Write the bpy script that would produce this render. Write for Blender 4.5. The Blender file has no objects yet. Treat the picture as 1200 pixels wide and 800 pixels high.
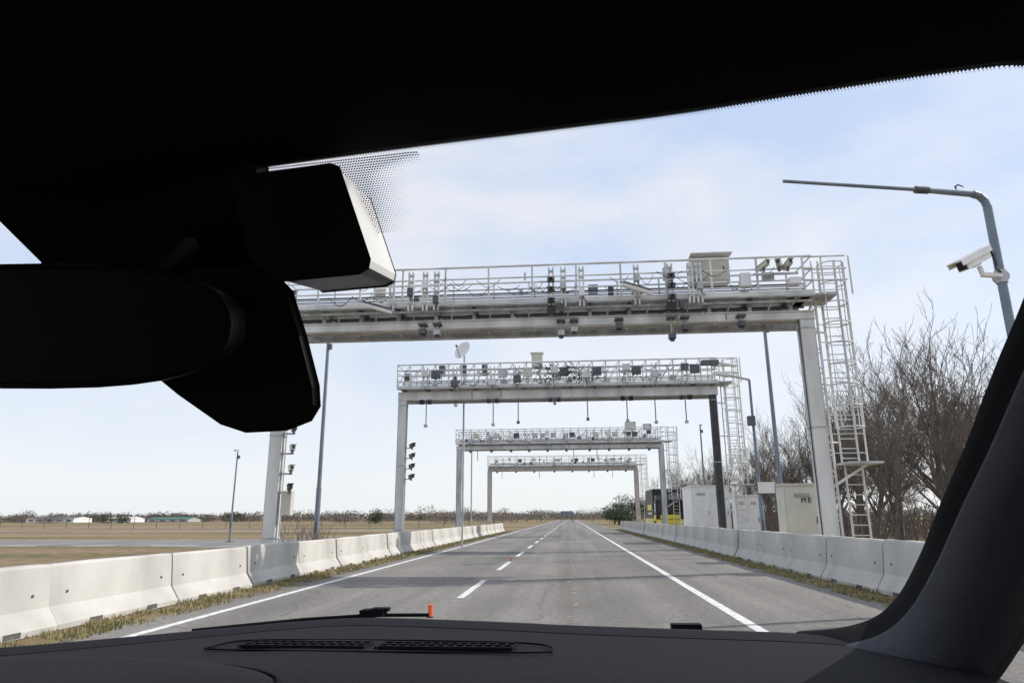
import bpy, math, random
from mathutils import Vector, Matrix
R=math.radians
random.seed(7)
sc=bpy.context.scene
sc.view_settings.view_transform='Standard'
sc.view_settings.look='None'
sc.view_settings.exposure=0
H=1.45   # eye height

# ------------------------------------------------------------ materials
def mat(name,col,rough=.6,metal=0.,var=.15,scale=4.,bump=0.,col2=None,spec=.5,detail=4,streak=None):
    m=bpy.data.materials.new(name); m.use_nodes=True
    nt=m.node_tree; b=nt.nodes['Principled BSDF']
    b.inputs['Roughness'].default_value=rough
    b.inputs['Metallic'].default_value=metal
    b.inputs['Specular IOR Level'].default_value=spec
    tc=nt.nodes.new('ShaderNodeTexCoord'); mp=nt.nodes.new('ShaderNodeMapping')
    nt.links.new(tc.outputs['Object'],mp.inputs['Vector'])
    if streak: mp.inputs['Scale'].default_value=streak
    n=nt.nodes.new('ShaderNodeTexNoise'); n.inputs['Scale'].default_value=scale
    n.inputs['Detail'].default_value=detail
    nt.links.new(mp.outputs['Vector'],n.inputs['Vector'])
    r=nt.nodes.new('ShaderNodeValToRGB')
    c2=col2 or [c*(1-var) for c in col]
    c1=col if col2 else [min(1,c*(1+var)) for c in col]
    r.color_ramp.elements[0].position=.35; r.color_ramp.elements[1].position=.65
    r.color_ramp.elements[0].color=(*c2,1); r.color_ramp.elements[1].color=(*c1,1)
    nt.links.new(n.outputs['Fac'],r.inputs['Fac'])
    nt.links.new(r.outputs['Color'],b.inputs['Base Color'])
    if bump:
        n2=nt.nodes.new('ShaderNodeTexNoise'); n2.inputs['Scale'].default_value=scale*12; n2.inputs['Detail'].default_value=3
        nt.links.new(tc.outputs['Object'],n2.inputs['Vector'])
        bp=nt.nodes.new('ShaderNodeBump'); bp.inputs['Strength'].default_value=bump; bp.inputs['Distance'].default_value=.01
        nt.links.new(n2.outputs['Fac'],bp.inputs['Height']); nt.links.new(bp.outputs['Normal'],b.inputs['Normal'])
    return m

STEEL=mat('galvanised_steel',(.45,.46,.47),.5,.2,.25,3.,streak=(1,1,.3))
PAINT=mat('pale_painted_steel',(.63,.63,.615),.5,0,.2,1.3,streak=(1,1,.25),detail=9)
DKSTEEL=mat('dark_steel',(.10,.105,.115),.5,.2,.25,3.)
DKCOL=mat('charcoal_column_paint',(.035,.037,.04),.5,0,.25,3.)
BLUEST=mat('blue_grey_pole_paint',(.18,.22,.27),.45,.2,.15,2.)
BLACK=mat('black_plastic',(.02,.02,.022),.5,0,.2,5.)
WHITE=mat('white_housing',(.78,.78,.77),.4,0,.05,3.)
BEIGE=mat('beige_cabinet_paint',(.56,.55,.48),.5,0,.08,1.5)
BROWN=mat('weathered_tan_paint',(.50,.45,.41),.7,0,.12,1.5)
CONC=mat('barrier_concrete',(.58,.565,.53),.9,0,.0,1.5,.4,col2=(.42,.41,.38),detail=12,streak=(1,.6,.3))
CONC2=mat('barrier_concrete_joint',(.10,.10,.095),.9)
LENS=mat('lens_glass',(.01,.01,.015),.08)
ORANGE=mat('orange_plastic',(.80,.13,.03),.5,0,.08)
YELLOW=mat('yellow_paint',(.75,.62,.04),.4,0,.05)
GREEN=mat('green_roof',(.05,.15,.12),.6)
LINE=mat('road_paint',(.82,.82,.80),.7,0,.0,9.,col2=(.50,.50,.48),detail=12)
FADED=mat('worn_yellow_paint',(.29,.25,.15),.8,0,.0,30.,col2=(.20,.185,.165),detail=8)
BARK=mat('bark',(.125,.11,.095),.9,0,.3,3.)
TWIG=mat('twigs',(.145,.12,.10),.9,0,.3,.7)
STRAW=mat('dry_grass_blades',(.34,.28,.16),.9,0,.0,.9,col2=(.20,.19,.08))
# interior
ROOF=mat('headliner_black',(.006,.006,.007),.95,0,.2,8,spec=.1)
DASH=mat('dashboard_grain',(.0095,.0095,.0125),.75,0,.25,160,.3,spec=.13)
DASH2=mat('dashboard_seam',(.003,.003,.004),.8,spec=.1)
TRIM=mat('pillar_trim',(.055,.057,.068),.75,0,.08,60,.25,spec=.2)
SEAL=mat('rubber_seal',(.008,.008,.009),.8,spec=.1)
SATIN=mat('mirror_plastic',(.006,.006,.007),.5,0,.1,8,spec=.2)
SENS=mat('sensor_side',(.62,.62,.60),.5,0,.05,8)
CARP=mat('car_body_paint',(.03,.035,.05),.3,.2,.05)
TYRE=mat('tyre_rubber',(.02,.02,.02),.9)

# ------------------------------------------------------------ mesh builder
class MB:
    def __init__(s): s.v=[];s.f=[];s.m=[];s.mats=[];s.sm=[]
    def mi(s,m):
        if m not in s.mats: s.mats.append(m)
        return s.mats.index(m)
    def add(s,vs,fs,m,smooth=False):
        o=len(s.v); s.v+= [tuple(v) for v in vs]; k=s.mi(m)
        for f in fs: s.f.append(tuple(i+o for i in f)); s.m.append(k); s.sm.append(smooth)
    def box(s,c,d,m,rot=None):
        hx,hy,hz=d[0]/2,d[1]/2,d[2]/2
        vs=[Vector((x,y,z)) for x in(-hx,hx) for y in(-hy,hy) for z in(-hz,hz)]
        if rot: 
            M=rot if isinstance(rot,Matrix) else (Matrix.Rotation(rot[2],3,'Z')@Matrix.Rotation(rot[1],3,'Y')@Matrix.Rotation(rot[0],3,'X'))
            vs=[M@v for v in vs]
        c=Vector(c); vs=[v+c for v in vs]
        s.add(vs,[(0,1,3,2),(4,6,7,5),(0,4,5,1),(2,3,7,6),(0,2,6,4),(1,5,7,3)],m)
    def tube(s,p0,p1,r,m,n=8,r2=None,cap=True):
        p0=Vector(p0);p1=Vector(p1); d=p1-p0
        if d.length<1e-6: return
        d.normalize(); a=d.orthogonal().normalized(); b=d.cross(a)
        if r2 is None: r2=r
        vs=[]
        for p,rr in((p0,r),(p1,r2)):
            for i in range(n):
                t=2*math.pi*i/n; vs.append(p+a*(math.cos(t)*rr)+b*(math.sin(t)*rr))
        fs=[(i,(i+1)%n,n+(i+1)%n,n+i) for i in range(n)]
        s.add(vs,fs,m,n>4)
        if cap and n>3:
            s.add(vs[:n],[tuple(reversed(range(n)))],m); s.add(vs[n:],[tuple(range(n))],m)
    def path(s,pts,r,m,n=8):
        for a,b in zip(pts[:-1],pts[1:]): s.tube(a,b,r,m,n)
    def beam(s,p0,p1,w,h,m):
        p0=Vector(p0);p1=Vector(p1);d=(p1-p0);L=d.length;d.normalize()
        up=Vector((0,0,1)) if abs(d.z)<.95 else Vector((0,1,0))
        sd=d.cross(up).normalized(); u=sd.cross(d)
        M=Matrix((sd,d,u)).transposed()
        s.box((p0+p1)/2,(w,L,h),m,M)
    def prism(s,poly,y0,y1,m,sidemats=None):
        n=len(poly)
        vs=[(x,y0,z) for x,z in poly]+[(x,y1,z) for x,z in poly]
        s.add(vs,[tuple(range(n)),tuple(reversed(range(n,2*n)))],m)
        for i in range(n):
            mm=(sidemats or {}).get(i,m)
            s.add([vs[i],vs[(i+1)%n],vs[n+(i+1)%n],vs[n+i]],[(0,1,2,3)],mm)
    def grid(s,rows,m,smooth=True,closed=False):
        n=len(rows[0]); vs=[p for r in rows for p in r]; fs=[]
        for j in range(len(rows)-1):
            for i in range(n-1 if not closed else n):
                i2=(i+1)%n
                fs.append((j*n+i,j*n+i2,(j+1)*n+i2,(j+1)*n+i))
        s.add(vs,fs,m,smooth)
    def obj(s,name,loc=(0,0,0),parent=None,rot=None,bevel=0):
        me=bpy.data.meshes.new(name); me.from_pydata(s.v,[],s.f)
        for m in s.mats: me.materials.append(m)
        me.polygons.foreach_set('material_index',s.m); me.polygons.foreach_set('use_smooth',s.sm)
        me.update()
        o=bpy.data.objects.new(name,me); sc.collection.objects.link(o)
        o.location=loc
        if rot is not None: o.rotation_euler=rot
        if bevel:
            w=o.modifiers.new('weld','WELD'); w.merge_threshold=.0002
            b=o.modifiers.new('bevel','BEVEL'); b.width=bevel; b.segments=3; b.limit_method='ANGLE'; b.angle_limit=R(35)
        if parent is not None:
            o.parent=parent; o.matrix_parent_inverse=Matrix.Translation(parent.location).inverted()
        return o
def empty(name,loc=(0,0,0)):
    e=bpy.data.objects.new(name,None); e.empty_display_size=.3; sc.collection.objects.link(e); e.location=loc; return e

# ------------------------------------------------------------ world / sun
az=(.93,.37); el=R(37)
sunv=Vector((az[0]*math.cos(el),az[1]*math.cos(el),math.sin(el))).normalized()
w=bpy.data.worlds.new('World'); sc.world=w; w.use_nodes=True
nt=w.node_tree; nt.nodes.clear()
out=nt.nodes.new('ShaderNodeOutputWorld')
sky=nt.nodes.new('ShaderNodeTexSky'); sky.sky_type='NISHITA'; sky.sun_disc=False
sky.sun_elevation=el; sky.sun_rotation=math.atan2(az[0],az[1]); sky.air_density=1.0; sky.dust_density=1.2; sky.ozone_density=1.5
b1=nt.nodes.new('ShaderNodeBackground'); b1.inputs['Strength'].default_value=.14
nt.links.new(sky.outputs['Color'],b1.inputs['Color'])
b2=nt.nodes.new('ShaderNodeBackground'); b2.inputs['Strength'].default_value=1.07
tc=nt.nodes.new('ShaderNodeTexCoord')
mp=nt.nodes.new('ShaderNodeMapping'); mp.inputs['Scale'].default_value=(1.,1.,2.); mp.inputs['Rotation'].default_value=(.35,.3,.4)
nt.links.new(tc.outputs['Generated'],mp.inputs['Vector'])
no=nt.nodes.new('ShaderNodeTexNoise'); no.inputs['Scale'].default_value=2.6; no.inputs['Detail'].default_value=9; no.inputs['Roughness'].default_value=.54; no.inputs['Distortion'].default_value=.25
nt.links.new(mp.outputs['Vector'],no.inputs['Vector'])
cr=nt.nodes.new('ShaderNodeValToRGB'); ce=cr.color_ramp.elements
ce[0].position=.36; ce[0].color=(.57,.69,.92,1); ce[1].position=.64; ce[1].color=(.87,.88,.92,1)
nt.links.new(no.outputs['Fac'],cr.inputs['Fac'])
sx=nt.nodes.new('ShaderNodeSeparateXYZ'); nt.links.new(tc.outputs['Generated'],sx.inputs[0])
hz=nt.nodes.new('ShaderNodeMapRange'); hz.inputs['From Min'].default_value=0.; hz.inputs['From Max'].default_value=.40; hz.inputs['To Min'].default_value=1.; hz.inputs['To Max'].default_value=0.
nt.links.new(sx.outputs['Z'],hz.inputs['Value'])
hm=nt.nodes.new('ShaderNodeMix'); hm.data_type='RGBA'; nt.links.new(hz.outputs['Result'],hm.inputs[0]); nt.links.new(cr.outputs['Color'],hm.inputs[6]); hm.inputs[7].default_value=(.90,.93,.96,1)
nt.links.new(hm.outputs[2],b2.inputs['Color'])
mx=nt.nodes.new('ShaderNodeMixShader'); mx.inputs['Fac'].default_value=.84
nt.links.new(b1.outputs[0],mx.inputs[1]); nt.links.new(b2.outputs[0],mx.inputs[2])
nt.links.new(mx.outputs[0],out.inputs['Surface'])
sl=bpy.data.lights.new('sun','SUN'); sl.energy=3.8; sl.angle=R(.5); sl.color=(1,.94,.85)
so=bpy.data.objects.new('sun',sl); sc.collection.objects.link(so); so.rotation_euler=sunv.to_track_quat('Z','Y').to_euler(); so.location=(0,0,30)

# ------------------------------------------------------------ ground, road
def sheet(name,poly,z,m):
    b=MB(); b.add([(x,y,z) for x,y in poly],[tuple(range(len(poly)))],m); return b.obj(name)
def ground_mat():
    m=bpy.data.materials.new('dry_field'); m.use_nodes=True; nt=m.node_tree; b=nt.nodes['Principled BSDF']
    b.inputs['Roughness'].default_value=1; b.inputs['Specular IOR Level'].default_value=.1
    tc=nt.nodes.new('ShaderNodeTexCoord')
    def noise(s,d,sc3=(1,1,1)):
        mp=nt.nodes.new('ShaderNodeMapping'); mp.inputs['Scale'].default_value=sc3
        nt.links.new(tc.outputs['Object'],mp.inputs['Vector'])
        n=nt.nodes.new('ShaderNodeTexNoise'); n.inputs['Scale'].default_value=s; n.inputs['Detail'].default_value=d
        nt.links.new(mp.outputs['Vector'],n.inputs['Vector']); return n
    n1=noise(.05,7,(.3,1.6,1)); n2=noise(1.5,10)
    r1=nt.nodes.new('ShaderNodeValToRGB'); e=r1.color_ramp.elements
    e[0].position=.38; e[0].color=(.17,.155,.08,1); e[1].position=.6; e[1].color=(.34,.27,.19,1)
    x=r1.color_ramp.elements.new(.48); x.color=(.25,.19,.12,1)
    nt.links.new(n1.outputs['Fac'],r1.inputs['Fac'])
    r2=nt.nodes.new('ShaderNodeValToRGB'); r2.color_ramp.elements[0].position=.3; r2.color_ramp.elements[0].color=(.55,.55,.5,1); r2.color_ramp.elements[1].position=.7; r2.color_ramp.elements[1].color=(1.15,1.12,1.05,1)
    nt.links.new(n2.outputs['Fac'],r2.inputs['Fac'])
    mu=nt.nodes.new('ShaderNodeMix'); mu.data_type='RGBA'; mu.blend_type='MULTIPLY'; mu.inputs[0].default_value=1
    nt.links.new(r1.outputs['Color'],mu.inputs[6]); nt.links.new(r2.outputs['Color'],mu.inputs[7]); nt.links.new(mu.outputs[2],b.inputs['Base Color'])
    return m
def road_mat(name,base,strip=True):
    m=bpy.data.materials.new(name); m.use_nodes=True; nt=m.node_tree; b=nt.nodes['Principled BSDF']
    b.inputs['Roughness'].default_value=.85; b.inputs['Specular IOR Level'].default_value=.3
    tc=nt.nodes.new('ShaderNodeTexCoord')
    def noise(s,d,sc3=(1,1,1)):
        mp=nt.nodes.new('ShaderNodeMapping'); mp.inputs['Scale'].default_value=sc3
        nt.links.new(tc.outputs['Object'],mp.inputs['Vector'])
        n=nt.nodes.new('ShaderNodeTexNoise'); n.inputs['Scale'].default_value=s; n.inputs['Detail'].default_value=d
        nt.links.new(mp.outputs['Vector'],n.inputs['Vector']); return n
    def ramp(n,p0,c0,p1,c1):
        r=nt.nodes.new('ShaderNodeValToRGB'); r.color_ramp.elements[0].position=p0; r.color_ramp.elements[0].color=(c0,c0,c0,1)
        r.color_ramp.elements[1].position=p1; r.color_ramp.elements[1].color=(c1,c1,c1,1); nt.links.new(n.outputs['Fac'],r.inputs['Fac']); return r
    def mul(a,c):
        mu=nt.nodes.new('ShaderNodeMix'); mu.data_type='RGBA'; mu.blend_type='MULTIPLY'; mu.inputs[0].default_value=1
        nt.links.new(a,mu.inputs[6]); nt.links.new(c,mu.inputs[7]); return mu.outputs[2]
    base_n=nt.nodes.new('ShaderNodeRGB'); base_n.outputs[0].default_value=(*base,1)
    c=mul(base_n.outputs[0],ramp(noise(1.1,3,(1,.02,1)),.35,.78,.65,1.12).outputs['Color'])
    c=mul(c,ramp(noise(.35,6,(1,.5,1)),.35,.82,.65,1.1).outputs['Color'])
    c=mul(c,ramp(noise(9,8),.3,.78,.7,1.2).outputs['Color'])
    c=mul(c,ramp(noise(55,2),.25,.5,.75,1.45).outputs['Color'])
    vo=nt.nodes.new('ShaderNodeTexVoronoi'); vo.feature='DISTANCE_TO_EDGE'; vo.inputs['Scale'].default_value=.16
    n=noise(.9,4); ad=nt.nodes.new('ShaderNodeVectorMath'); ad.operation='ADD'
    nt.links.new(tc.outputs['Object'],ad.inputs[0]); nt.links.new(n.outputs['Color'],ad.inputs[1]); nt.links.new(ad.outputs[0],vo.inputs['Vector'])
    cr=nt.nodes.new('ShaderNodeValToRGB'); cr.color_ramp.elements[0].position=.0; cr.color_ramp.elements[0].color=(.64,.64,.64,1); cr.color_ramp.elements[1].position=.004; cr.color_ramp.elements[1].color=(1,1,1,1)
    nt.links.new(vo.outputs['Distance'],cr.inputs['Fac']); c=mul(c,cr.outputs['Color'])
    nt.links.new(c,b.inputs['Base Color'])
    bp=nt.nodes.new('ShaderNodeBump'); bp.inputs['Strength'].default_value=.4; bp.inputs['Distance'].default_value=.01
    nb=noise(70,2); nt.links.new(nb.outputs['Fac'],bp.inputs['Height']); nt.links.new(bp.outputs['Normal'],b.inputs['Normal'])
    return m
sheet('ground',[(-3000,-500),(3000,-500),(3000,6000),(-3000,6000)],-.012,ground_mat())
ASPH=road_mat('aged_asphalt',(.215,.202,.186))
ASPH2=road_mat('side_asphalt',(.24,.23,.22))
LX,RX=-6.35,5.25
ys=[-30+i*2 for i in range(230)]
b=MB(); 
rl=[];rr=[]
for y in ys:
    rl.append((LX+random.uniform(-.05,.05) ,y,0)); rr.append((RX+random.uniform(-.06,.06),y,0))
b.grid([rl,rr],ASPH,False); b.obj('road')
b=MB()
y=-21.6
while y<330:
    b.add([(-2.17,y,.004),(-2.03,y,.004),(-2.03,y+3.7,.004),(-2.17,y+3.7,.004)],[(0,1,2,3)],LINE); y+=7
b.add([(2.36,-30,.004),(2.52,-30,.004),(2.52,400,.004),(2.36,400,.004)],[(0,1,2,3)],LINE)
b.add([(-5.75,-30,.004),(-5.60,-30,.004),(-5.60,400,.004),(-5.75,400,.004)],[(0,1,2,3)],LINE)
y=9.
while y<60:
    wv=.03+random.uniform(0,.06); x=random.uniform(-.07,.07); L=random.uniform(.1,.6)
    b.add([(x-wv,y,.004),(x+wv*.7,y+.03,.004),(x+wv,y+L,.004),(x-wv*.8,y+L-.04,.004)],[(0,1,2,3)],FADED); y+=random.uniform(.8,2.4)
b.obj('road_markings')
b=MB()
b.add([(-260,44,-.006),(-24,38,-.006),(-12.5,33,-.006),(-9,30,-.006),(-9,62,-.006),(-12.5,57,-.006),(-26,50,-.006),(-260,58,-.006)],[tuple(range(8))],ASPH2)
b.add([(-400,92,-.006),(-9,88,-.006),(-9,94,-.006),(-400,101,-.006)],[(0,1,2,3)],ASPH2)
b.obj('side_road')
b=MB()
for i in range(36):
    x=-24-i*5
    yy=38.7+(x+24)*-.0254
    b.add([(x,yy,-.002),(x+2.8,yy-.07,-.002),(x+2.8,yy+.33,-.002),(x,yy+.4,-.002)],[(0,1,2,3)],LINE)
b.obj('side_road_markings')

# ------------------------------------------------------------ grass verge
def grass(name,zones):
    b=MB()
    for (x0,x1,y0,y1,n,h) in zones:
        for i in range(n):
            t=random.random()**1.7
            y=y0+(y1-y0)*t; x=random.uniform(x0,x1)
            if math.sin(x*5.1+y*2.3)+math.sin(y*5.7)+random.uniform(-1,1)<-.3: continue
            hh=h*random.uniform(.35,1.2); a=random.uniform(0,6.28); wd=.007+.0007*y
            dx,dy=math.cos(a)*wd,math.sin(a)*wd; lx,ly=random.uniform(-.6,.6)*hh,random.uniform(-.6,.6)*hh
            b.add([(x-dx,y-dy,-.01),(x+dx,y+dy,-.01),(x+lx,y+ly,hh)],[(0,1,2)],STRAW)
    return b.obj(name)
grass('grass',[(-7.05,-6.15,4,75,28000,.065),(5.1,5.95,6,80,17000,.085),(-12,-7.6,4,60,6000,.18),(6.6,14,8,60,8000,.28)])

# ------------------------------------------------------------ barriers
def barrier(xb,y0,L,h,side,seed):
    random.seed(seed)
    b=MB()
    k=h/.85
    pr=[(.30,0),(.30,.07*k),(.275,.10*k),(.135,.30*k),(.085,h-.03),(.065,h),(-.065,h),(-.085,h-.03),(-.135,.30*k),(-.275,.10*k),(-.30,.07*k),(-.30,0)]
    g=.025
    rings=[]
    for y in [g,g+.03]+[L*i/6 for i in range(1,6)]+[L-g-.03,L-g]:
        e=.02 if (y<=g+1e-6 or y>=L-g-1e-6) else 0
        rings.append([(px*(1-e*2)*side+random.uniform(-.003,.003),y,pz*(1-e) + (random.uniform(-.007,.006) if pz>.5 else 0)) for px,pz in pr])
    b.grid(rings,CONC,False)
    n=len(pr)
    b.add(rings[0],[tuple(range(n))],CONC); b.add(rings[-1],[tuple(reversed(range(n)))],CONC)
    for yy in (L*.27,L*.73):
        b.box((side*.297,yy,.045),(.012,.28,.07),CONC2)
    for yy in (.35,L-.35):
        b.tube((side*.11,yy,h*.55),(side*.135,yy,h*.55),.02,CONC2,8)
    b.box((0,0,h*.42),(.10,.06,h*.6),CONC2)
    return b.obj('concrete_barrier',(xb+random.uniform(-.03,.03),y0,-.01+random.uniform(0,.022)),rot=(random.uniform(-.003,.003),0,random.uniform(-.010,.010)))
for i in range(25): barrier(-7.3,.4+3*i,3,.86,1,i)
for i in range(28): barrier(6.15,2.5+3*i,3,.99,-1,100+i)
random.seed(11)

# ------------------------------------------------------------ gantries
def camera_unit(b,p,yaw=0,tilt=-.35,s=1.,m=None):
    m=m or WHITE
    p=Vector(p); M=Matrix.Rotation(yaw,3,'Z')@Matrix.Rotation(tilt,3,'X')
    b.box(p,(.16*s,.5*s,.15*s),m,M)
    b.box(p+M@Vector((0,-.03*s,.095*s)),(.21*s,.62*s,.02*s),m,M)
    b.tube(p+M@Vector((0,-.25*s,0)),p+M@Vector((0,-.28*s,0)),.06*s,LENS,10)
    b.box(p+Vector((0,0,-.14*s)),(.06*s,.12*s,.16*s),DKSTEEL)
def ladder(b,x,y,z0,z1,cage_z,m,back=0.):
    w=.24
    for sx in(-w,w): b.tube((x+sx,y,z0),(x+sx,y,z1),.028,m,6)
    z=z0+.15
    while z<z1-.1: b.tube((x-w,y,z),(x+w,y,z),.016,m,5); z+=.28
    z=cage_z; hoops=[]
    while z<z1+.01:
        pts=[(x+.37*math.sin(R(-145+29*i)),y-.30-.37*math.cos(R(-145+29*i)),z) for i in range(11)]
        hoops.append(pts); b.path(pts,.022,m,5); z+=.62
    for k in(1,3,5,7,9):
        for a,c in zip(hoops[:-1],hoops[1:]): b.tube(a[k],c[k],.017,m,5)
def gantry(Y,xl,xr,zb,seed,style):
    random.seed(seed)
    e=empty('toll_gantry',((xl+xr)/2,Y,0))
    colm=PAINT if style in(1,2) else (STEEL if style==3 else BROWN)
    s=MB()
    cw={1:.33,2:.34,3:.32,4:.42}[style]
    for x,mm in((xl,colm),(xr,DKCOL if style==2 else colm)):
        ww=cw if style!=2 or x==xl else .22
        s.box((x,Y,zb/2),(ww,.34,zb),mm)
        for yy in(-.18,.18): s.box((x,Y+yy,zb/2),(ww+.05,.025,zb-.02),mm)
        s.box((x,Y,.03),(cw+.35,.8,.06),DKSTEEL)
        for zz in(.9,zb*.55,zb-.25): s.box((x,Y,zz),(ww+.08,.42,.04),STEEL)
        s.tube((x+ww/2+.05,Y-.12,.3),(x+ww/2+.05,Y-.12,zb),.03,STEEL,6)
        s.tube((x-ww/2-.05,Y-.10,.3),(x-ww/2-.05,Y-.10,zb),.022,DKSTEEL,6)
    bh={1:.28,2:.42,3:.34,4:.42}[style]
    bm=PAINT if style!=4 else BROWN
    s.box(((xl+xr)/2,Y,zb+bh/2+.001),(xr-xl+.5,.32,bh),bm)
    s.box(((xl+xr)/2,Y+1.1,zb+bh/2),(xr-xl+.4,.26,bh*.9),STEEL)
    for z in(zb+.02,zb+bh-.02): s.box(((xl+xr)/2,Y-.17,z),(xr-xl+.5,.07,.03),bm)
    x=xl+.6
    while x<xr: s.box((x,Y-.166,zb+bh/2),(.025,.02,bh-.07),DKSTEEL if random.random()<.3 else bm); s.beam((x,Y+.17,zb+bh*.5),(x+.01,Y+.96,zb+bh*.5),.08,.1,STEEL); x+=1.45
    zd=zb+ (.70 if style==1 else bh+.14)
    s.box(((xl+xr)/2,Y+.35,zd+.05),(xr-xl+.5,1.5,.03),STEEL)
    for yy in(-.42,1.12):
        s.box(((xl+xr)/2,Y+yy,zd+.06),(xr-xl+.5,.05,.15),PAINT if yy<0 else STEEL)
        s.box(((xl+xr)/2,Y+yy,zd-.05),(xr-xl+.5,.12,.03),STEEL)
    x=xl
    while x<xr: s.box((x,Y+.35,zd-.03),(.07,1.5,.1),DKSTEEL if random.random()<.5 else STEEL); s.beam((x,Y,zb+bh),(x,Y,zd-.05),.1,.1,STEEL); s.beam((x+.5,Y-.1,zb+bh),(x+.6,Y-.40,zd),.04,.04,STEEL); x+=1.2
    if style==1:
        s.tube((xl-.2,Y-.30,zd-.16),(xr+.2,Y-.30,zd-.16),.045,STEEL)
        s.tube((xl-.2,Y+.5,zd-.12),(xr+.2,Y+.5,zd-.12),.04,DKSTEEL)
    zt=zd+1.2
    for yy in(Y-.42,Y+1.12):
        for z,r in((zt,.034),(zt-.38,.024),(zt-.75,.024)) if style!=2 else ((zt,.04),(zt-.3,.03),(zt-.55,.03),(zt-.85,.03)):
            s.tube((xl-.25,yy,z),(xr+.25,yy,z),r,PAINT if random.random()<.7 else STEEL,6)
        x=xl-.25
        while x<xr+.3:
            s.beam((x,yy,zd+.05),(x,yy,zt),.055,.055,PAINT)
            if style in(2,3) and x<xr-.6:
                s.beam((x,yy,zd+.1),(x+.62,yy,zt-.05),.03,.03,STEEL)
            x+={1:1.35,2:.65,3:.65,4:.9}[style]
    for x in(xl-.25,xr+.25):
        for z in(zt,zt-.38,zt-.75): s.tube((x,Y-.42,z),(x,Y+1.12,z),.026,PAINT,6)
    s.box(((xl+xr)/2,Y+.9,zd+.32),(xr-xl,.3,.06),DKSTEEL)
    for zz in (.2,.27,.34): s.tube((xl,Y-.36,zd+zz),(xr,Y-.36,zd+zz),.02,random.choice([BLACK,DKSTEEL,STEEL]),5)
    s.tube((xl,Y+.1,zb-.03),(xr,Y+.1,zb-.03),.025,STEEL,6)
    for i in range(30):
        x=random.uniform(xl+1,xr-1); L=random.uniform(.25,.8); z=zd+random.uniform(.3,.9)
        dr=random.uniform(.15,.3)
        pts=[(x+L*t/6,Y-.46,z-dr*math.sin(math.pi*t/6)) for t in range(7)]; s.path(pts,.010 if style==1 else .018,BLACK,4)
    for i in range(int((xr-xl)/.9)):
        x=xl+.5+i*.9+random.uniform(-.3,.3)
        s.box((x,Y+random.choice([-.3,1.02]),zd+random.uniform(.25,.9)),(random.uniform(.12,.35),.14,random.uniform(.15,.4)),random.choice([STEEL,DKSTEEL,STEEL,BEIGE,DKSTEEL]))
    s.obj('frame',parent=e)
    q=MB()
    if style==1:
        for x in(-5.35,-4.75,-4.3,-3.95,-.42,-.05,.5,2.15,3.15,3.75,4.0):
            for dx in(-.06,.06):
                q.box((x+dx,Y-.56,zd+.42),(.05,.09,1.25),PAINT)
            for z in(.02,.35,.7,.92): q.box((x,Y-.58,zd+z),(.17,.06,.07),STEEL)
            z0=random.uniform(.1,.7)
            if random.random()<.6: q.box((x,Y-.66,zd+z0),(.16,.16,.24),random.choice([DKSTEEL,STEEL,WHITE])); q.path([(x,Y-.62,zd+z0-.1),(x+.1,Y-.68,zd+z0-.3),(x+.16,Y-.5,zd+z0-.2)],.012,BLACK,4)
        for x,z in((-5.7,7.6),(2.1,7.95)):
            q.box((x,Y-.95,z),(.95,.30,.09),WHITE,(0.25,R(14),.25)); q.box((x,Y-.95,z+.09),(.85,.2,.06),DKSTEEL,(0.25,R(14),.25)); q.box((x,Y-.7,z+.1),(.08,.5,.08),STEEL)
        for x,z in((-3.95,zb-.1),(-.15,zb-.22),(.25,zb-.12),(3.15,zb-.40),(3.55,zb-.15),(-4.4,zb-.06),(1.6,zb-.05),(5.2,zb-.08)):
            q.tube((x,Y-.25,zb+.1),(x,Y-.25,z-.1),.03,STEEL,6)
            q.box((x,Y-.3,z-.05),(.2,.26,.15),random.choice([STEEL,DKSTEEL])); q.tube((x,Y-.3,z-.12),(x,Y-.3,z-.2),.07,LENS,8)
            q.box((x,Y-.3,zb+.12),(.26,.26,.05),DKSTEEL)
        for x in(-.42,3.15):
            for z in(.2,.55,.85): q.box((x,Y-.74,zd+z-.25),(.22,.2,.12),DKSTEEL); q.tube((x,Y-.84,zd+z-.25),(x,Y-.88,zd+z-.26),.05,LENS,8)
            q.box((x,Y-.55,zd-.3),(.26,.2,.24),BLACK); q.box((x+.3,Y-.55,zd-.25),(.12,.2,.25),DKSTEEL)
        q.box((4.5,Y+.3,zd+1.05),(1.15,.5,.8),BEIGE); q.box((4.5,Y+.04,zd+1.05),(1.05,.02,.7),BEIGE); q.box((4.5,Y+.04,zd+1.47),(1.25,.65,.03),PAINT); q.box((4.9,Y+.02,zd+1.05),(.03,.03,.15),DKSTEEL)
        for x,ya in((5.9,.5),(6.35,-.4),(6.6,.2)):
            camera_unit(q,(x,Y-.62,zd+.85),ya,-.25,.8,BEIGE)
        q.box((6.25,Y-.55,zd+.62),(1.3,.08,.05),STEEL); q.box((5.35,Y-.55,zd+.45),(.3,.2,.4),PAINT)
        q.box((6.75,Y-.6,zd+.35),(.32,.26,.2),WHITE)
        for x in(-6.4,-1.3,5.1): q.tube((x,Y+.9,zt),(x,Y+.9,zt+.25),.04,STEEL,6)
        for z in(2.35,2.9,3.5,4.1):
            camera_unit(q,(xl+.55,Y-.2,z),.5,-.1,.8,random.choice([WHITE,DKSTEEL])); q.box((xl+.35,Y-.1,z-.15),(.4,.05,.05),STEEL)
        q.box((xl+.45,Y-.05,1.9),(.3,.25,.7),BEIGE)
    else:
        n={2:9,3:10,4:8}[style]
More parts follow.
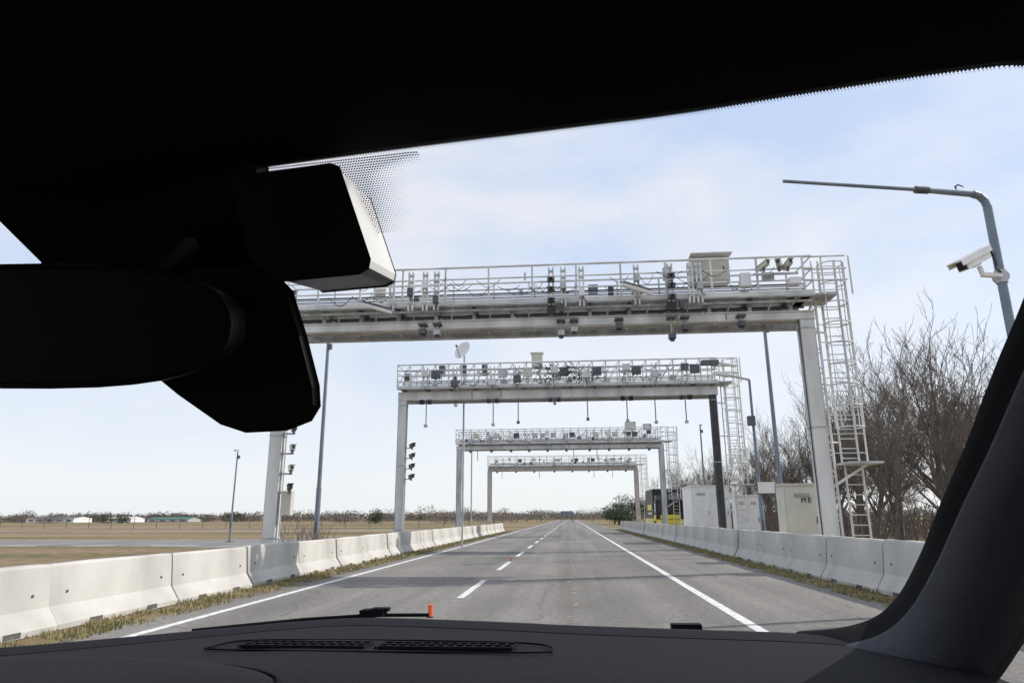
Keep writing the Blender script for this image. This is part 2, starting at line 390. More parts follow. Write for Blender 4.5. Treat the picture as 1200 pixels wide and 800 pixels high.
        for i in range(n):
            x=xl+1.1+(xr-xl-2.2)*i/(n-1)+random.uniform(-.25,.25)
            for dx in(-.1,.1): q.box((x+dx,Y-.55,zd+.45),(.05,.08,1.1),random.choice([PAINT,STEEL]))
            q.box((x,Y-.68,zd+random.uniform(.1,.8)),(.35,.25,.3),random.choice([DKSTEEL,PAINT,STEEL]))
            if style==2:
                L=random.choice([.25,.35,1.1,1.3,.3,1.2])
                q.tube((x,Y-.2,zb),(x,Y-.2,zb-L),.025,DKSTEEL,6); q.box((x,Y-.25,zb-L),(.14,.22,.12),random.choice([STEEL,DKSTEEL]))
                if i%2==0:
                    for dx in(-.2,.2): q.box((x+dx,Y-.35,zb-.13),(.2,.3,.2),random.choice([BLACK,DKSTEEL])); q.tube((x+dx,Y-.5,zb-.17),(x+dx,Y-.55,zb-.18),.07,LENS,8)
            else:
                q.box((x,Y-.25,zb-.12),(.2,.3,.22),DKSTEEL)
                if random.random()<.5: q.tube((x+.6,Y-.2,zb),(x+.6,Y-.2,zb-.9),.03,DKSTEEL,5)
            if random.random()<.8: q.box((x+.5,Y-.5,zd+.65),(.45,.12,.4),random.choice([BEIGE,STEEL,DKSTEEL]))
        if style==2:
            q.box((-1.5,Y+.3,zt+.25),(.55,.4,.65),BEIGE); q.box((-1.5,Y+.3,zt+.6),(.65,.5,.04),PAINT)
            for k in range(3): q.box((xl+1.9+k*1.1,Y+.2,zd+1),(.3,.25,.5),DKSTEEL)
            for k in range(46):
                x=random.gauss(-.3,1.0); z=zd+random.uniform(.15,1.)
                q.path([(x,Y-.5,z),(x+.15,Y-.6,z-.1),(x+.35,Y-.5,z+.05),(x+.2,Y-.55,z+.2)],.022,BLACK,4)
            for z in(3.4,3.9,4.4,4.9):
                camera_unit(q,(xl+.55,Y-.15,z),.6,-.1,.9,random.choice([WHITE,DKSTEEL]))
                q.box((xl+.3,Y-.1,z-.12),(.4,.05,.05),STEEL)
            q.box((xr-.1,Y-.5,zt-.25),(.8,.35,.22),DKSTEEL); q.beam((xr,Y-.5,zt-.2),(xr+1.1,Y-.5,zt-.45),.25,.08,WHITE)
        if style==3:
            q.box((5.2,Y+.3,zt+.2),(.9,.4,.7),BEIGE); q.box((6.6,Y+.3,zt+.1),(.7,.4,.5),STEEL)
    q.obj('equipment',parent=e)
    l=MB()
    lx=xr+.95
    ladder(l,lx,Y+.35,2.9,zt+.1,3.9,PAINT)
    ladder(l,lx+.1,Y+.45,.2,2.9,9,PAINT)
    l.box((lx+.1,Y+.0,2.88),(.95,.95,.06),STEEL)
    l.beam((xr+.2,Y,2.2),(lx+.3,Y,2.85),.06,.06,PAINT)
    for z in(3.5,5.2,6.8): l.tube((xr+.2,Y+.1,z),(lx-.24,Y+.35,z),.03,PAINT,6)
    l.box(((xr+lx)/2,Y+.35,zd+.06),(1.0,1.2,.05),STEEL)
    for z in(zt,zt-.4,zt-.75): l.tube((xr,Y-.35,z),(lx+.3,Y-.35,z),.026,PAINT,6)
    for xx in(xr,lx-.4,lx+.4): l.tube((xx,Y-.35,zd),(xx,Y-.35,zt),.026,PAINT,6)
    for sx in(-.46,.46):
        l.tube((lx+sx,Y+.3,2.9),(lx+sx,Y+.3,zt+.1),.026,PAINT,6)
    z=3.2
    while z<zt: l.tube((lx-.46,Y+.3,z),(lx+.46,Y+.3,z),.015,PAINT,5); z+=.55
    if style==1:
        l.tube((xr+.42,Y+.15,0),(xr+.42,Y+.15,zd),.035,PAINT,6)
        z=.5
        while z<zd-.4: l.tube((xr+.17,Y+.12,z),(xr+.42,Y+.15,z+.3),.016,PAINT,5); l.tube((xr+.42,Y+.15,z+.3),(xr+.17,Y+.12,z+.6),.016,PAINT,5); z+=.6
    l.obj('access_ladder',parent=e)
    return e
gantry(20.3,-8.85,7.12,7.1,1,1)
gantry(33.5,-8.25,7.0,7.15,2,2)
gantry(58,-9.3,7.6,7.0,3,3)
gantry(84,-9.7,7.9,6.9,4,4)
random.seed(5)

# satellite dish + aerial pole
b=MB()
b.tube((0,0,0),(0,0,9.85),.05,STEEL)
rows=[]
for j in range(7):
    r=.52*j/6
    rows.append([Vector((r*math.cos(t*math.pi/10),-.05+ -.45*r*r,r*math.sin(t*math.pi/10))) for t in range(20)])
M=Matrix.Rotation(R(-35),3,'Z')@Matrix.Rotation(R(-22),3,'X')
C0=Vector((0,-.1,9.95))
b.grid([[M@p+C0 for p in r] for r in rows],WHITE,True,True)
b.tube(M@Vector((0,-.15,-.48))+C0,M@Vector((0,-.62,-.05))+C0,.02,DKSTEEL,6)
b.tube((0,0,9.8),M@Vector((0,-.03,0))+C0,.05,DKSTEEL,6)
b.box(M@Vector((0,-.62,-.03))+C0,(.1,.12,.1),DKSTEEL)
b.obj('satellite_dish',(-5.4,34.9,0))
b=MB()
b.tube((0,0,0),(0,0,8.6),.06,STEEL)
b.beam((-1.5,0,8.0),(1.5,0,8.0),.05,.05,DKSTEEL)
for x in(-1.4,-.7,0,.7,1.4): b.tube((x,-.5,8.05),(x,.5,8.05),.03,DKSTEEL,6); b.tube((x,0,7.8),(x,0,8.4),.025,DKSTEEL,6)
b.obj('antenna_mast',(-8.6,60.5,0))

# ------------------------------------------------------------ poles
def pole(name,x,y,h,r,head=True,m=BLUEST,arm=None):
    b=MB(); b.tube((0,0,0),(0,0,h*.3),r*1.25,m,10,r*1.2); b.tube((0,0,h*.3),(0,0,h),r,m,10,r*.75)
    b.box((0,0,.02),(.4,.4,.04),DKSTEEL); b.box((0,-r*1.2,1.1),(.1,.03,.4),DKSTEEL)
    if head:
        b.box((0,-.15,h+.05),(.14,.5,.09),STEEL,(R(8),0,0)); b.box((0,-.2,h-.01),(.12,.3,.03),WHITE,(R(8),0,0))
        b.box((.1,0,h-.4),(.14,.14,.22),DKSTEEL)
    if arm: arm(b,h)
    return b.obj(name,(x,y,0))
pole('street_lamp',-9.95,27,8.8,.085)
pole('street_lamp',7.95,27.2,9.1,.085)
pole('street_lamp',-22.4,45,5.9,.06)
def a1(b,h):
    b.beam((0,0,h),(-1.1,-.3,h+.2),.08,.08,STEEL); b.box((-1.2,-.3,h+.22),(.55,.3,.14),WHITE,(0,R(10),0))
    b.box((-.1,-.1,h*.75),(.3,.25,.4),DKSTEEL)
    b.box((.25,-.15,2.6),(.62,.2,.45),WHITE)
pole('sensor_mast',7.9,30,7.2,.07,False,BLUEST,a1)
pole('street_lamp',9.8,52,8.,.07)

b=MB()
H0=7.3
b.tube((0,0,0),(0,0,H0-.25),.085,BLUEST,14,.075)
pts=[(0,0,H0-.25),(-.03,-.0,H0-.12),(-.12,-.02,H0-.03),(-.25,-.05,H0)]; b.path(pts,.072,BLUEST,12)
b.tube((-.25,-.05,H0),(-1.3,-.28,H0+.02),.062,BLUEST,12,.05); b.tube((-1.28,-.28,H0+.02),(-3.95,-.85,H0+.03),.036,BLUEST,10,.03)
b.tube((-1.15,-.25,H0+.02),(-1.4,-.30,H0+.02),.07,DKSTEEL,10)
b.path([(-.55,-.11,H0+.05),(-.58,-.11,H0+.14),(-.5,-.1,H0+.18),(-.42,-.1,H0+.13)],.014,BLACK,5)
b.tube((0,-.08,5.66),(0,.09,5.66),.11,STEEL,12); b.tube((0,0,5.54),(0,0,5.78),.1,STEEL,12); b.beam((0,-.05,5.66),(-.42,-.16,5.66),.08,.07,WHITE)
b.beam((-.40,-.16,5.64),(-.44,-.16,5.82),.06,.06,WHITE)
M=Matrix.Rotation(R(-66),3,'Z')@Matrix.Rotation(R(26),3,'X')
c=Vector((-.56,-.22,5.92))
b.box(c,(.20,.70,.19),WHITE,M); b.box(c+M@Vector((0,-.05,.115)),(.28,.92,.02),WHITE,M)
for sx in(-.135,.135): b.box(c+M@Vector((sx,-.05,.065)),(.012,.90,.10),WHITE,M)
b.box(c+M@Vector((0,-.355,0)),(.16,.014,.15),LENS,M)
b.box(c+M@Vector((0,0,-.1)),(.08,.2,.04),DKSTEEL,M)
b.path([tuple(c+M@Vector((0,.35,-.03))),tuple(c+M@Vector((.05,.48,.04))),tuple(c+M@Vector((.0,.54,-.1))),(-.12,-.14,5.75),(-.05,-.1,5.72)],.018,BLACK,6)
b.obj('surveillance_camera_mast',(7.95,12.5,0))

for i in range(7):
    y=10.85+14*i
    k=1 if i==0 else .6
    b=MB(); b.tube((0,0,.0),(0,0,.012),.05*k,BLACK,12); b.tube((0,0,.01),(0,0,.17*k),.040*k,ORANGE,14,.037*k); b.tube((0,0,.165*k),(0,0,.175*k),.043*k,ORANGE,14)
    b.obj('lane_marker_post',(-2.12+ (0.02 if i%2 else -.03),y,.004))

# ------------------------------------------------------------ cabinets, containers, truck
def cabinet(name,x,y,wd,dp,h,m,doors=2,red=False,base=.2):
    b=MB(); b.box((0,0,base/2),(wd*.96,dp*.96,base),CONC2)
    b.box((0,0,base+(h-base)/2),(wd,dp,h-base),m); b.box((0,0,h+.03),(wd+.1,dp+.12,.06),m)
    dw=wd/doors
    for i in range(doors):
        cx=-wd/2+dw*(i+.5)
        b.box((cx,-dp/2-.012,base+(h-base)/2),(dw*.93,.02,(h-base)*.92),m)
        b.box((cx+dw*.36,-dp/2-.035,base+(h-base)*.5),(.03,.03,.22),DKSTEEL)
        for z in(.15,.85): 
            for k in range(4): b.box((cx,-dp/2-.026,base+(h-base)*z+.04*k-.06),(dw*.45,.01,.014),DKSTEEL)
    for k in range(6): b.box((-wd/2-.012,0,base+.35+k*.06),(.02,dp*.5,.02),DKSTEEL)
    if red:
        x0=-wd*.02; z0=h*.80
        for dx in(0,.12): b.box((x0+dx,-dp/2-.033,z0),(.03,.01,.16),BLACK)
        b.box((x0+.06,-dp/2-.0335,z0+.03),(.085,.011,.05),BLACK)
        b.box((x0+.22,-dp/2-.033,z0),(.03,.01,.16),BLACK)
        for dz in(-.068,0,.068): b.box((x0+.275,-dp/2-.033,z0+dz),(.07,.01,.026),BLACK)
    return b.obj(name,(x,y,0))
cabinet('electrical_cabinet',7.72,24.6,1.15,.9,2.45,BEIGE,1,True)
cabinet('equipment_container',7.9,42,2.1,3.2,3.1,WHITE,2)
cabinet('electrical_cabinet',8.6,35.5,1.1,.9,2.4,WHITE,2)
cabinet('electrical_cabinet',9.6,38,.9,.7,1.9,PAINT,1)
b=MB()
b.box((0,3.6,2.45),(2.5,6,2.9),BLACK); b.box((0,3.6,1.05),(2.52,6.02,.5),YELLOW); b.box((-1.262,3.2,2.3),(.012,3.4,.5),YELLOW); b.box((-1.262,3.2,1.75),(.012,2.6,.18),WHITE)
b.box((0,-.3,1.9),(2.4,1.7,1.9),BLACK); b.box((0,-.5,3.05),(2.3,1.3,.5),DKSTEEL)
b.box((0,-1.17,2.25),(2.1,.05,.85),LENS); b.box((0,-1.2,.95),(2.44,.25,.55),YELLOW); b.box((0,-1.18,1.45),(1.7,.06,.35),YELLOW)
b.box((-1.21,-.4,2.2),(.03,1.1,.75),LENS); b.box((-1.22,-.3,1.35),(.03,1.5,.5),YELLOW)
for sx in(-1.,1.):
    b.box((sx,-1.335,.98),(.3,.03,.16),WHITE); b.box((sx*1.42,-1.1,2.3),(.18,.15,.5),BLACK)
    for yy in(-.2,4.9,2.7): b.tube((sx*1.22,yy,.5),(sx*.9,yy,.5),.5,TYRE,18); b.tube((sx*1.24,yy,.5),(sx*1.2,yy,.5),.26,STEEL,12)
b.box((0,2.5,.7),(.9,8,.25),DKSTEEL)
b.obj('parked_truck',(8.7,64,0))
b=MB()
for x in(-1.6,1.6): b.tube((x,0,0),(x,0,3.2),.10,DKSTEEL)
b.box((0,0,2.7),(3.6,.2,1.1),DKSTEEL); b.box((0,-.11,2.7),(3.3,.02,.85),BLUEST)
b.obj('road_sign',(-1.2,215,0))

# ------------------------------------------------------------ distant buildings, fence
def shed(x,y,wd,dp,h,roof,wall):
    e=MB(); e.box((0,0,h/2),(wd,dp,h),wall)
    e.add([(-wd/2-.3,-dp/2-.3,h),(wd/2+.3,-dp/2-.3,h),(wd/2+.3,0,h+1.),(-wd/2-.3,0,h+1.),(wd/2+.3,dp/2+.3,h),(-wd/2-.3,dp/2+.3,h)],[(0,1,2,3),(3,2,4,5)],roof)
    e.add([(-wd/2,-dp/2,h),(-wd/2,dp/2,h),(-wd/2,0,h+.9)],[(0,1,2)],wall); e.add([(wd/2,-dp/2,h),(wd/2,dp/2,h),(wd/2,0,h+.9)],[(0,1,2)],wall)
    k=int(wd/5)
    for i in range(k): e.box((-wd/2+wd*(i+.5)/k,-dp/2-.05,h*.5),(2.4,.08,h*.35),LENS if i%3 else DKSTEEL)
    e.obj('warehouse',(x,y,0))
shed(-205,350,22,12,1.5,GREEN,STEEL); shed(-268,350,26,14,2.2,DKSTEEL,WHITE); shed(-235,355,14,12,2.,PAINT,WHITE)
b=MB()
x=-260
while x<-12: b.tube((x,110+ (x+12)*-.02,0),(x,110+(x+12)*-.02,1.7),.05,BARK,5); x+=4
for z in(.5,1.,1.5): b.tube((-260,114.9,z),(-12,110,z),.02,DKSTEEL,4)
b.obj('wire_fence')

# ------------------------------------------------------------ vegetation
def tube_tree(b,seed,height,stems=1):
    rnd=random.Random(seed); levels=6
    def grow(p,d,L,r,lv):
        seg=4 if lv<2 else (3 if lv<4 else 2)
        q=p; pts=[q]
        for i in range(seg):
            d=(d+Vector((rnd.uniform(-1,1),rnd.uniform(-1,1),rnd.uniform(-.2,.5)))*(.09+.03*lv)).normalized()
            q=q+d*(L/seg); pts.append(q)
        for i in range(seg):
            ra=r*(1-.45*i/seg); rb=r*(1-.45*(i+1)/seg)
            b.tube(pts[i],pts[i+1],max(ra,.0085),BARK if lv<3 else TWIG,7 if lv<2 else 3,max(rb,.007),cap=False)
        if lv>=levels: return
        n=(6 if lv==0 else rnd.choice([3,3,4]))
        for k in range(n):
            t=1 if k==0 else rnd.uniform(.4 if lv==0 else .2,1)
            i=min(seg-1,int(t*seg)); f=t*seg-i; bp=pts[i].lerp(pts[i+1],min(1,f))
            a=rnd.uniform(0,6.283); o=d.orthogonal().normalized(); o2=d.cross(o)
            ang=rnd.uniform(.12,.3) if k==0 else rnd.uniform(.45,.95)
            nd=(d*math.cos(ang)+(o*math.cos(a)+o2*math.sin(a))*math.sin(ang)); nd.z+=.22; nd.normalize()
            grow(bp,nd,L*(rnd.uniform(.72,.88) if k==0 else rnd.uniform(.5,.78)),r*(.58 if k==0 else rnd.uniform(.38,.52)),lv+1)
    for s in range(stems):
        sp=.1 if stems==1 else .25
        d=Vector((rnd.uniform(-sp,sp),rnd.uniform(-sp,sp),1))
        grow(Vector((rnd.uniform(-.25,.25)*(stems-1),rnd.uniform(-.25,.25)*(stems-1),-.05)),d.normalized(),height*.28,height*.018/(1+.3*(stems-1)),0)
tm=[]
for i in range(4):
    b=MB(); tube_tree(b,31+i,10,1)
    k=10/max(v[2] for v in b.v); b.v=[(v[0]*k,v[1]*k,v[2]*k) for v in b.v]
    o=b.obj('bare_tree'); tm.append(o.data); bpy.data.objects.remove(o)
rnd=random.Random(3)
pos=[(15.6,38,11.6),(18.2,41,13.),(21.5,42,13.8),(14.8,33.5,7.8),(17.8,34.5,10.2),(24,46,14.),(20.,50,13.0),(17.,47,10.8),(23.5,54,13.5),(27.5,52,15),(17.6,57,10.8),(20.8,60,12.4),(14.8,52,8.0),(25,64,13.5),(15.6,66,9.6),(19,70,11.5),(22.5,76,12),(15.2,78,9.6),(18,86,10.6),(14.4,92,9),(20,98,11.5),(16.5,108,10.4),(14,118,9.6),(19,124,11),(24,90,12),(28,75,14),(12.8,60,5.6),(13.2,72,6.6),(13,43,5.2),(31,60,15),(22,36,11.5)]
for i,(x,y,h) in enumerate(pos):
    o=bpy.data.objects.new('bare_tree',tm[i%4]); sc.collection.objects.link(o); o.location=(x,y,0); s=h/10; o.scale=(s*.92,s*.92,s); o.rotation_euler=(0,0,rnd.uniform(0,6.28))
b=MB()
for i in range(4600):
    y=14+rnd.random()**1.3*110; x=11.5+rnd.random()**1.1*24
    p=Vector((x,y,0)); d=Vector((rnd.uniform(-.5,.5),rnd.uniform(-.5,.5),1)).normalized(); L=rnd.uniform(.3,.8)*(.5+min(1,(x-10.5)/6))
    for k in range(3):
        q=p+d*L; b.tube(p,q,.009+.003*(3-k)+y*.00014,TWIG,3,.006+.002*(2-k)+y*.0001,cap=False); p=q; d=(d+Vector((rnd.uniform(-.5,.5),rnd.uniform(-.5,.5),rnd.uniform(-.3,.2)))).normalized(); L*=.8
b.obj('bramble_thicket')
LEAFD=mat('evergreen_needles',(.055,.075,.03),.9,0,0,.6,col2=(.025,.04,.018))
LEAFB=mat('winter_brush',(.19,.155,.13),.95,0,0,.05,col2=(.12,.105,.09))
def clumps(b,c,rx,rz,n,leaf,m,rnd):
    for i in range(n):
        t=rnd.uniform(0,6.283); u=rnd.uniform(-1,1); r=rnd.random()**.45
        bump=1+.28*math.sin(3*t+c[0])*math.cos(4*u+c[1])
        p=Vector((c[0]+rx*r*bump*math.cos(t)*math.sqrt(1-u*u),c[1]+rx*r*bump*math.sin(t)*math.sqrt(1-u*u),c[2]+rz*r*bump*u))
        a=Vector((rnd.uniform(-1,1),rnd.uniform(-1,1),rnd.uniform(-1,1))).normalized()*leaf; d=a.orthogonal().normalized()*leaf*rnd.uniform(.4,1)
        b.add([p-a,p+d,p+a*.8],[(0,1,2)],m)
def pine(x,y,h,wd,n=3000):
    b=MB(); r=random.Random(int(x*10+y)); b.tube((0,0,0),(0,0,h*.6),.22,BARK,8,.12)
    for k in range(11):
        t=r.uniform(0,6.28); rr=r.uniform(.1,.75)*wd/2; z=h*r.uniform(.22,.85)
        b.tube((0,0,z*.6),(rr*math.cos(t),rr*math.sin(t),z),.07,BARK,5,.03)
        clumps(b,(rr*math.cos(t),rr*math.sin(t),z),wd*.24,h*.17,n//11,.2,LEAFD,r)
    b.obj('pine_tree',(x,y,0))
pine(8.6,128,3.8,7); pine(12.6,133,6.0,9); pine(17.5,140,5.6,8); pine(9.3,152,4.6,8)
b=MB(); r=random.Random(9)
x=-560
while x<440:
    yy=430+40*math.sin(x*.01)
    big=r.random()<.15
    h=r.uniform(4.2,6.4)*(1.45 if big else 1)
    mm=LEAFD if r.random()<.08 else LEAFB
    clumps(b,(x,yy+r.uniform(-25,25),h*.42),r.uniform(5,9),h*.5,250,.6,mm,r); x+=r.uniform(1.8,3.6)
b.obj('distant_treeline')
b=MB()
for (x,y,h,wd,mm) in((-52,185,4.2,4.5,LEAFD),(-100,230,4.2,5,LEAFD),(-72,220,3,12,LEAFB),(-60,215,3.2,14,LEAFB),(-34,190,3.6,14,LEAFB),(-22,200,3.4,16,LEAFB),(-180,260,4.4,8,LEAFD),(-172,258,3.6,6,LEAFD),(-205,262,3.5,12,LEAFB),(-38,230,4.,20,LEAFB),(-10,240,4.4,18,LEAFB),(8,250,5,18,LEAFB),(-18,215,3.3,14,LEAFB),(16,230,5,14,LEAFB),(24,210,6,14,LEAFB)):
    clumps(b,(x,y,h*.45),wd/2,h*.48,1100,.24,mm,r); b.tube((x,y,0),(x,y,h*.5),.15,BARK,5)
b.obj('distant_shrubs')
b=MB()
for i in range(120):
    p=Vector((r.uniform(-.8,.8),r.uniform(-.5,.5),0)); d=Vector((r.uniform(-.6,.6),r.uniform(-.4,.4),1)).normalized(); L=r.uniform(.2,.5)
    for k in range(3): q=p+d*L; b.tube(p,q,.009,TWIG,3,.006,cap=False); p=q; d=(d+Vector((r.uniform(-.4,.4),r.uniform(-.4,.4),.1))).normalized()
b.obj('bare_shrub',(-9.6,25.2,0))

# ------------------------------------------------------------ the car we sit in
car=empty('car',(-.28,0,0))
def Z(p): return (p[0],p[1],p[2]+H)
def smooth_pts(P,k=6):
    out=[]; P=[Vector(p) for p in P]
    for i in range(len(P)-1):
        p0=P[max(0,i-1)];p1=P[i];p2=P[i+1];p3=P[min(len(P)-1,i+2)]
        for j in range(k):
            t=j/k
            out.append(.5*((2*p1)+(p2-p0)*t+(2*p0-5*p1+4*p2-p3)*t*t+(3*p1-p0-3*p2+p3)*t**3))
    out.append(P[-1]); return out
hd=smooth_pts([(-.98,.36,.22),(-.86,.44,.262),(-.70,.50,.27),(-.517,.53,.27),(-.40,.505,.271),(-.25,.475,.27),(-.116,.459,.273),(.006,.4475,.276),(.0865,.4425,.28),(.177,.429,.283),(.262,.419,.286),(.304,.414,.284),(.345,.415,.272)],6)
roof=MB()
def off(L,dy,dz,sx=1.): return [Z(((p.x+.28)*sx-.28,p.y+dy,p.z+dz)) for p in L]
roof.grid([off(hd,-.02,.05),off(hd,.0,.022),off(hd,0,0),off(hd,-.012,-.004),off(hd,-.06,.004),off(hd,-.2,.02),off(hd,-.5,.05,1.02),off(hd,-1.6,.03,1.02),off(hd,-2.4,-.1,1.0)],ROOF)
roof.grid([off(hd,-.02,.05),off(hd,-.35,.09),off(hd,-1.4,.10),off(hd,-2.5,-.02)],CARP)
roof.obj('roof',parent=car)
F=smooth_pts([(.355,1.215,-.182),(.4125,1.187,-.172),(.464,1.18,-.155),(.486,1.133,-.117),(.472,1.019,-.055),(.4486,.897,.0115),(.4285,.785,.0724),(.404,.67,.134),(.39,.592,.177),(.372,.50,.232),(.345,.415,.272)],6)
Rr=smooth_pts([(.50,1.16,-.30),(.53,1.12,-.28),(.555,1.085,-.25),(.56,1.03,-.205),(.56,.94,-.13),(.558,.83,-.04),(.55,.74,.02),(.54,.64,.085),(.525,.52,.15),(.50,.38,.215),(.46,.25,.27)],6)
def pillar(mirror):
    b=MB()
    def mp_(p): 
        x=p[0]; 
        if mirror: x=-.68-x
        return Z((x,p[1],p[2]))
    rows=[]
    for t,bx,by,bz in((0,.012,.02,.0),(0,0,0,0),(.07,-.006,-.012,0),(.13,-.012,-.03,0),(.16,-.022,-.05,.004),(.35,-.03,-.085,.006),(.62,-.026,-.085,.006),(.84,-.010,-.05,.004),(.93,0,-.02,0),(1,0,0,0)):
        rows.append([mp_(f.lerp(r_,t)+Vector((bx,by,bz))) for f,r_ in zip(F,Rr)])
    b.grid(rows[:4],SEAL); b.grid(rows[3:8],TRIM); b.grid(rows[7:],SEAL)
    b.grid([rows[-1],[mp_(r_+Vector((.015,.03,0))) for r_ in Rr],[mp_(f+Vector((.05,.05,.0))) for f in F],rows[0]],CARP)
    return b
pillar(False).obj('a_pillar_right',parent=car); pillar(True).obj('a_pillar_left',parent=car)
far=smooth_pts([(-1.05,.99,-.185),(-.95,1.0,-.185),(-.836,1.055,-.185),(-.60,1.19,-.179),(-.48,1.262,-.176),(-.359,1.295,-.174),(-.15,1.275,-.176),(-.004,1.252,-.178),(.18,1.232,-.18),(.355,1.215,-.182),(.43,1.19,-.185),(.53,1.13,-.195)],6)
b=MB()
def drow(dy,dz,blend=0,ynear=0): return [Z((p.x,(p.y+dy)*(1-blend)+ynear*blend,p.z+dz)) for p in far]
b.grid([drow(.04,-.12),drow(.015,-.02),drow(0,0),drow(-.02,.001),drow(-.06,-.004)],DASH)
b.grid([drow(-.06,-.004),drow(-.064,-.009),drow(-.068,-.004)],DASH2)
b.grid([drow(-.068,-.004),drow(-.12,-.004),drow(0,-.003,.5,.85),drow(0,-.004,.8,.80),drow(0,-.012,1,.74),drow(0,-.035,1,.69),drow(0,-.08,1,.665),drow(0,-.25,1,.66),drow(0,-.45,1,.80)],DASH)
zt=-.1775
def vent(x0,x1,yc,wd):
    n=int((x1-x0)/.0135)
    b.add([Z((x0,yc-wd/2,zt)),Z((x1,yc-wd/2,zt)),Z((x1,yc+wd/2,zt)),Z((x0,yc+wd/2,zt))],[(0,1,2,3)],DASH2)
    for yy in(yc-wd/2,yc+wd/2,yc): b.box(Z(((x0+x1)/2,yy,zt+.002)),(x1-x0,.003,.004),DASH)
    for i in range(n+1): b.box(Z((x0+(x1-x0)*i/n,yc,zt+.0015)),(.0028,wd,.0035),DASH,(0,0,R(-12)))
vent(-.475,-.295,1.035,.036); vent(-.275,-.085,1.035,.036)
fr=smooth_pts([(-.52,1.015,zt),(-.50,1.07,zt),(-.4,1.085,zt),(-.2,1.085,zt),(-.06,1.07,zt),(-.03,1.02,zt),(-.07,1.0,zt),(-.3,.995,zt),(-.5,1.0,zt),(-.52,1.015,zt)],5)
b.path([Z(p) for p in fr],.0014,DASH2,5)
rows=[]
for j in range(9):
    t=j/8*math.pi/2
    rr=math.cos(t); zz=.016*math.sin(t)
    rows.append([Z((-.60+.265*rr**.5*math.cos(a)*1.,.80+.125*rr**.5*math.sin(a),-.182+zz)) for a in [2*math.pi*i/40 for i in range(40)]])
b.grid(rows,DASH,True,True)
b.path([Z((-.60+.268*math.cos(a),.80+.128*math.sin(a),-.1795)) for a in [math.pi*i/30 for i in range(31)]],.0025,DASH2,5)
b.obj('dashboard',parent=car)
b=MB()
b.grid([[Z((p.x,p.y+.012,p.z-.008)) for p in far],[Z((p.x,p.y+.06,p.z-.022)) for p in far],[Z((p.x,p.y+.16,p.z-.07)) for p in far]],BLACK)
b.path([Z(p) for p in [(-.66,1.22,-.187),(-.5,1.315,-.181),(-.38,1.345,-.1765),(-.27,1.35,-.176)]],.0035,SEAL,6)
b.box(Z((-.375,1.345,-.172)),(.045,.03,.014),SEAL,(0,R(-4),0)); b.box(Z((-.36,1.345,-.166)),(.03,.02,.006),SEAL)
b.box(Z((.19,1.262,-.182)),(.05,.02,.012),SEAL)
b.obj('wipers',parent=car)
rotA=(R(14.4),0,R(4.7))
b=MB()
rows=[]
N=36
def sup(a,rx,rz,e=2.6): 
    c,s_=math.cos(a),math.sin(a); return (rx*abs(c)**(2/e)*(1 if c>0 else -1),rz*abs(s_)**(2/e)*(1 if s_>0 else -1))
for y,k in((-.012,.90),(-.016,.94),(-.010,1.0),(.0,1.0),(.02,.96),(.035,.8),(.042,.4),(.043,.01)):
    rows.append([(sup(2*math.pi*i/N,.128*(1 if k>.85 else k),.045*k)[0],y,sup(2*math.pi*i/N,.128,.045*k)[1]) for i in range(N)])
b.grid(rows,SATIN,True,True)
b.add([(p[0],-.0125,p[2]) for p in rows[0]],[tuple(range(N))],SATIN)
b.tube((.03,.03,.02),(.07,.1,.08),.014,SATIN,10)
b.obj('rear_view_mirror',Z((-.370,.452,.137)),car,(R(14.4),R(-1),R(8)))
q=.00069
def P(L): return [(x*q,-y*q) for x,y in L]
b=MB(); b.prism(list(reversed(P([(-90,15),(-70,-60),(-45,-92),(30,-95),(52,-72),(68,-20),(83,40),(84,62),(76,75),(60,81),(15,83),(-12,74),(-60,40)]))),0,.022,SATIN); b.obj('mirror_mount_cover',Z((-.268,.516,.1285)),car,rotA,.006)
q=.00063
b=MB(); b.prism(P([(-84,-52),(32,-68),(42,-64),(77,42),(75,52),(65,58),(-25,66),(-60,40)]),0,.11,SATIN,{2:SENS,1:SENS,3:SENS}); 
b.prism(P([(-30,-20),(15,-25),(30,10),(-20,18)]),-.0015,.001,SEAL)
b.obj('windscreen_sensor',Z((-.19,.448,.209)),car,rotA,.0015)
q=.000725
b=MB(); b.prism(P([(-122,42),(-180,-16),(-195,-100),(125,-100),(125,75),(-118,75)]),0,.03,ROOF); b.obj('mirror_shroud',Z((-.352,.509,.242)),car,rotA,.002)
b=MB()
sl_d=Vector((0,.88,-.475)).normalized()
def dot(c,r_):
    x=Vector((1,0,0)); b.add([c+x*(r_*math.cos(t))+sl_d*(r_*math.sin(t)) for t in [math.pi*k/3 for k in range(6)]],[tuple(range(6))],SEAL)
for p,pn in zip(hd[:-1],hd[1:]):
    n=max(1,int((pn-p).length/.002))
    for k in range(n):
        c0=p.lerp(pn,k/n)
        for j,rr in enumerate((.0008,.0004)): dot(Vector(Z(c0+Vector((.001*(j%2),0,0))+sl_d*(.0004+j*.0015))),rr)
for j in range(34):
    for i in range(80):
        x=-.285+i*.0022+(.0011 if j%2 else 0); s_=.003+j*.0022
        dist=(-.122+.05*max(0,1-j/8)**2-.012*(j/34)**3)-x
        if dist<0: continue
        y0=.462+ (.0 if x>-.116 else (-.116-x)*.12)
        dot(Vector(Z((x,y0,.2735)))+sl_d*s_,min(.0009,.00015+dist*.022))
b.obj('windscreen_dots',parent=car)
b=MB()
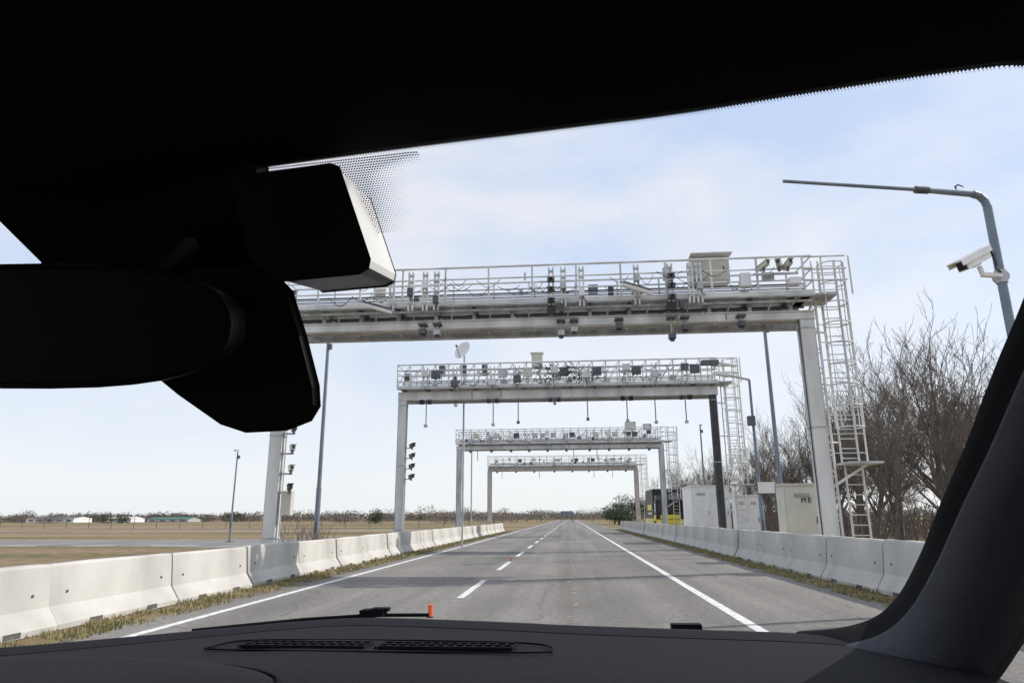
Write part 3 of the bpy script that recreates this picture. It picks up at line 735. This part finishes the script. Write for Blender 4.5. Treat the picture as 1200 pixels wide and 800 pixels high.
for s_ in(-1,1):
    cx=-.28+s_*.86
    b.box((cx,-.35,.30+.42),(.06,2.9,.84),CARP)
    b.box((cx-s_*.05,-.35,1.08),(.05,2.7,.14),DASH)
    b.box((cx-s_*.05,-1.9,1.38),(.06,.5,.7),ROOF)
    b.box((cx-s_*.05,-.55,1.40),(.05,.14,.66),ROOF)
    for yy in(-1.55,1.75):
        b.tube((cx-s_*.10,yy,.34),(cx+s_*.02,yy,.34),.34,TYRE,24); b.tube((cx+s_*.0,yy,.34),(cx+s_*.03,yy,.34),.21,STEEL,16)
b.box((-.28,-2.25,.95),(1.7,.08,1.4),ROOF)
b.box((-.28,-.4,.28),(1.7,3.6,.08),ROOF)
rows=[]
for y,z,k in((1.30,1.16,1.),(1.36,1.14,1.),(1.8,1.08,1.),(2.2,.98,.97),(2.42,.85,.93),(2.5,.6,.9),(2.48,.35,.88)):
    rows.append([(-.28+.84*k*math.sin(t),y-.10*abs(math.sin(t))**3,z-.10*abs(math.sin(t))**4) for t in [R(-90+15*i) for i in range(13)]])
b.grid(rows,CARP)
for s_ in(-1,1): b.box((-.28+s_*.8,1.25,.78),(.08,.35,.62),CARP); b.box((-.28+s_*.62,2.42,.74),(.34,.14,.14),WHITE)
for s_ in(-1,1): b.box((-.28+s_*.38,-.75,.95),(.5,.16,.75),DASH,(R(-12),0,0)); b.box((-.28+s_*.38,-.45,.55),(.5,.5,.16),DASH); b.box((-.28+s_*.38,-.86,1.38),(.26,.1,.18),DASH)
b.obj('body',parent=car)

# ------------------------------------------------------------ camera
a=R(4.7); p=math.atan(206/800); r_=R(.3)
Fv=Vector((-math.sin(a)*math.cos(p),math.cos(a)*math.cos(p),math.sin(p)))
Rv=Vector((math.cos(a),math.sin(a),0)); Uv=Rv.cross(Fv)
R2=Rv*math.cos(r_)-Uv*math.sin(r_); U2=Uv*math.cos(r_)+Rv*math.sin(r_)
cd=bpy.data.cameras.new('camera'); cd.lens=24; cd.sensor_width=36; cd.clip_start=.02; cd.clip_end=9000
co=bpy.data.objects.new('camera',cd); sc.collection.objects.link(co)
M=Matrix((R2,U2,-Fv)).transposed().to_4x4(); M.translation=Vector((0,0,H)); co.matrix_world=M
sc.camera=co
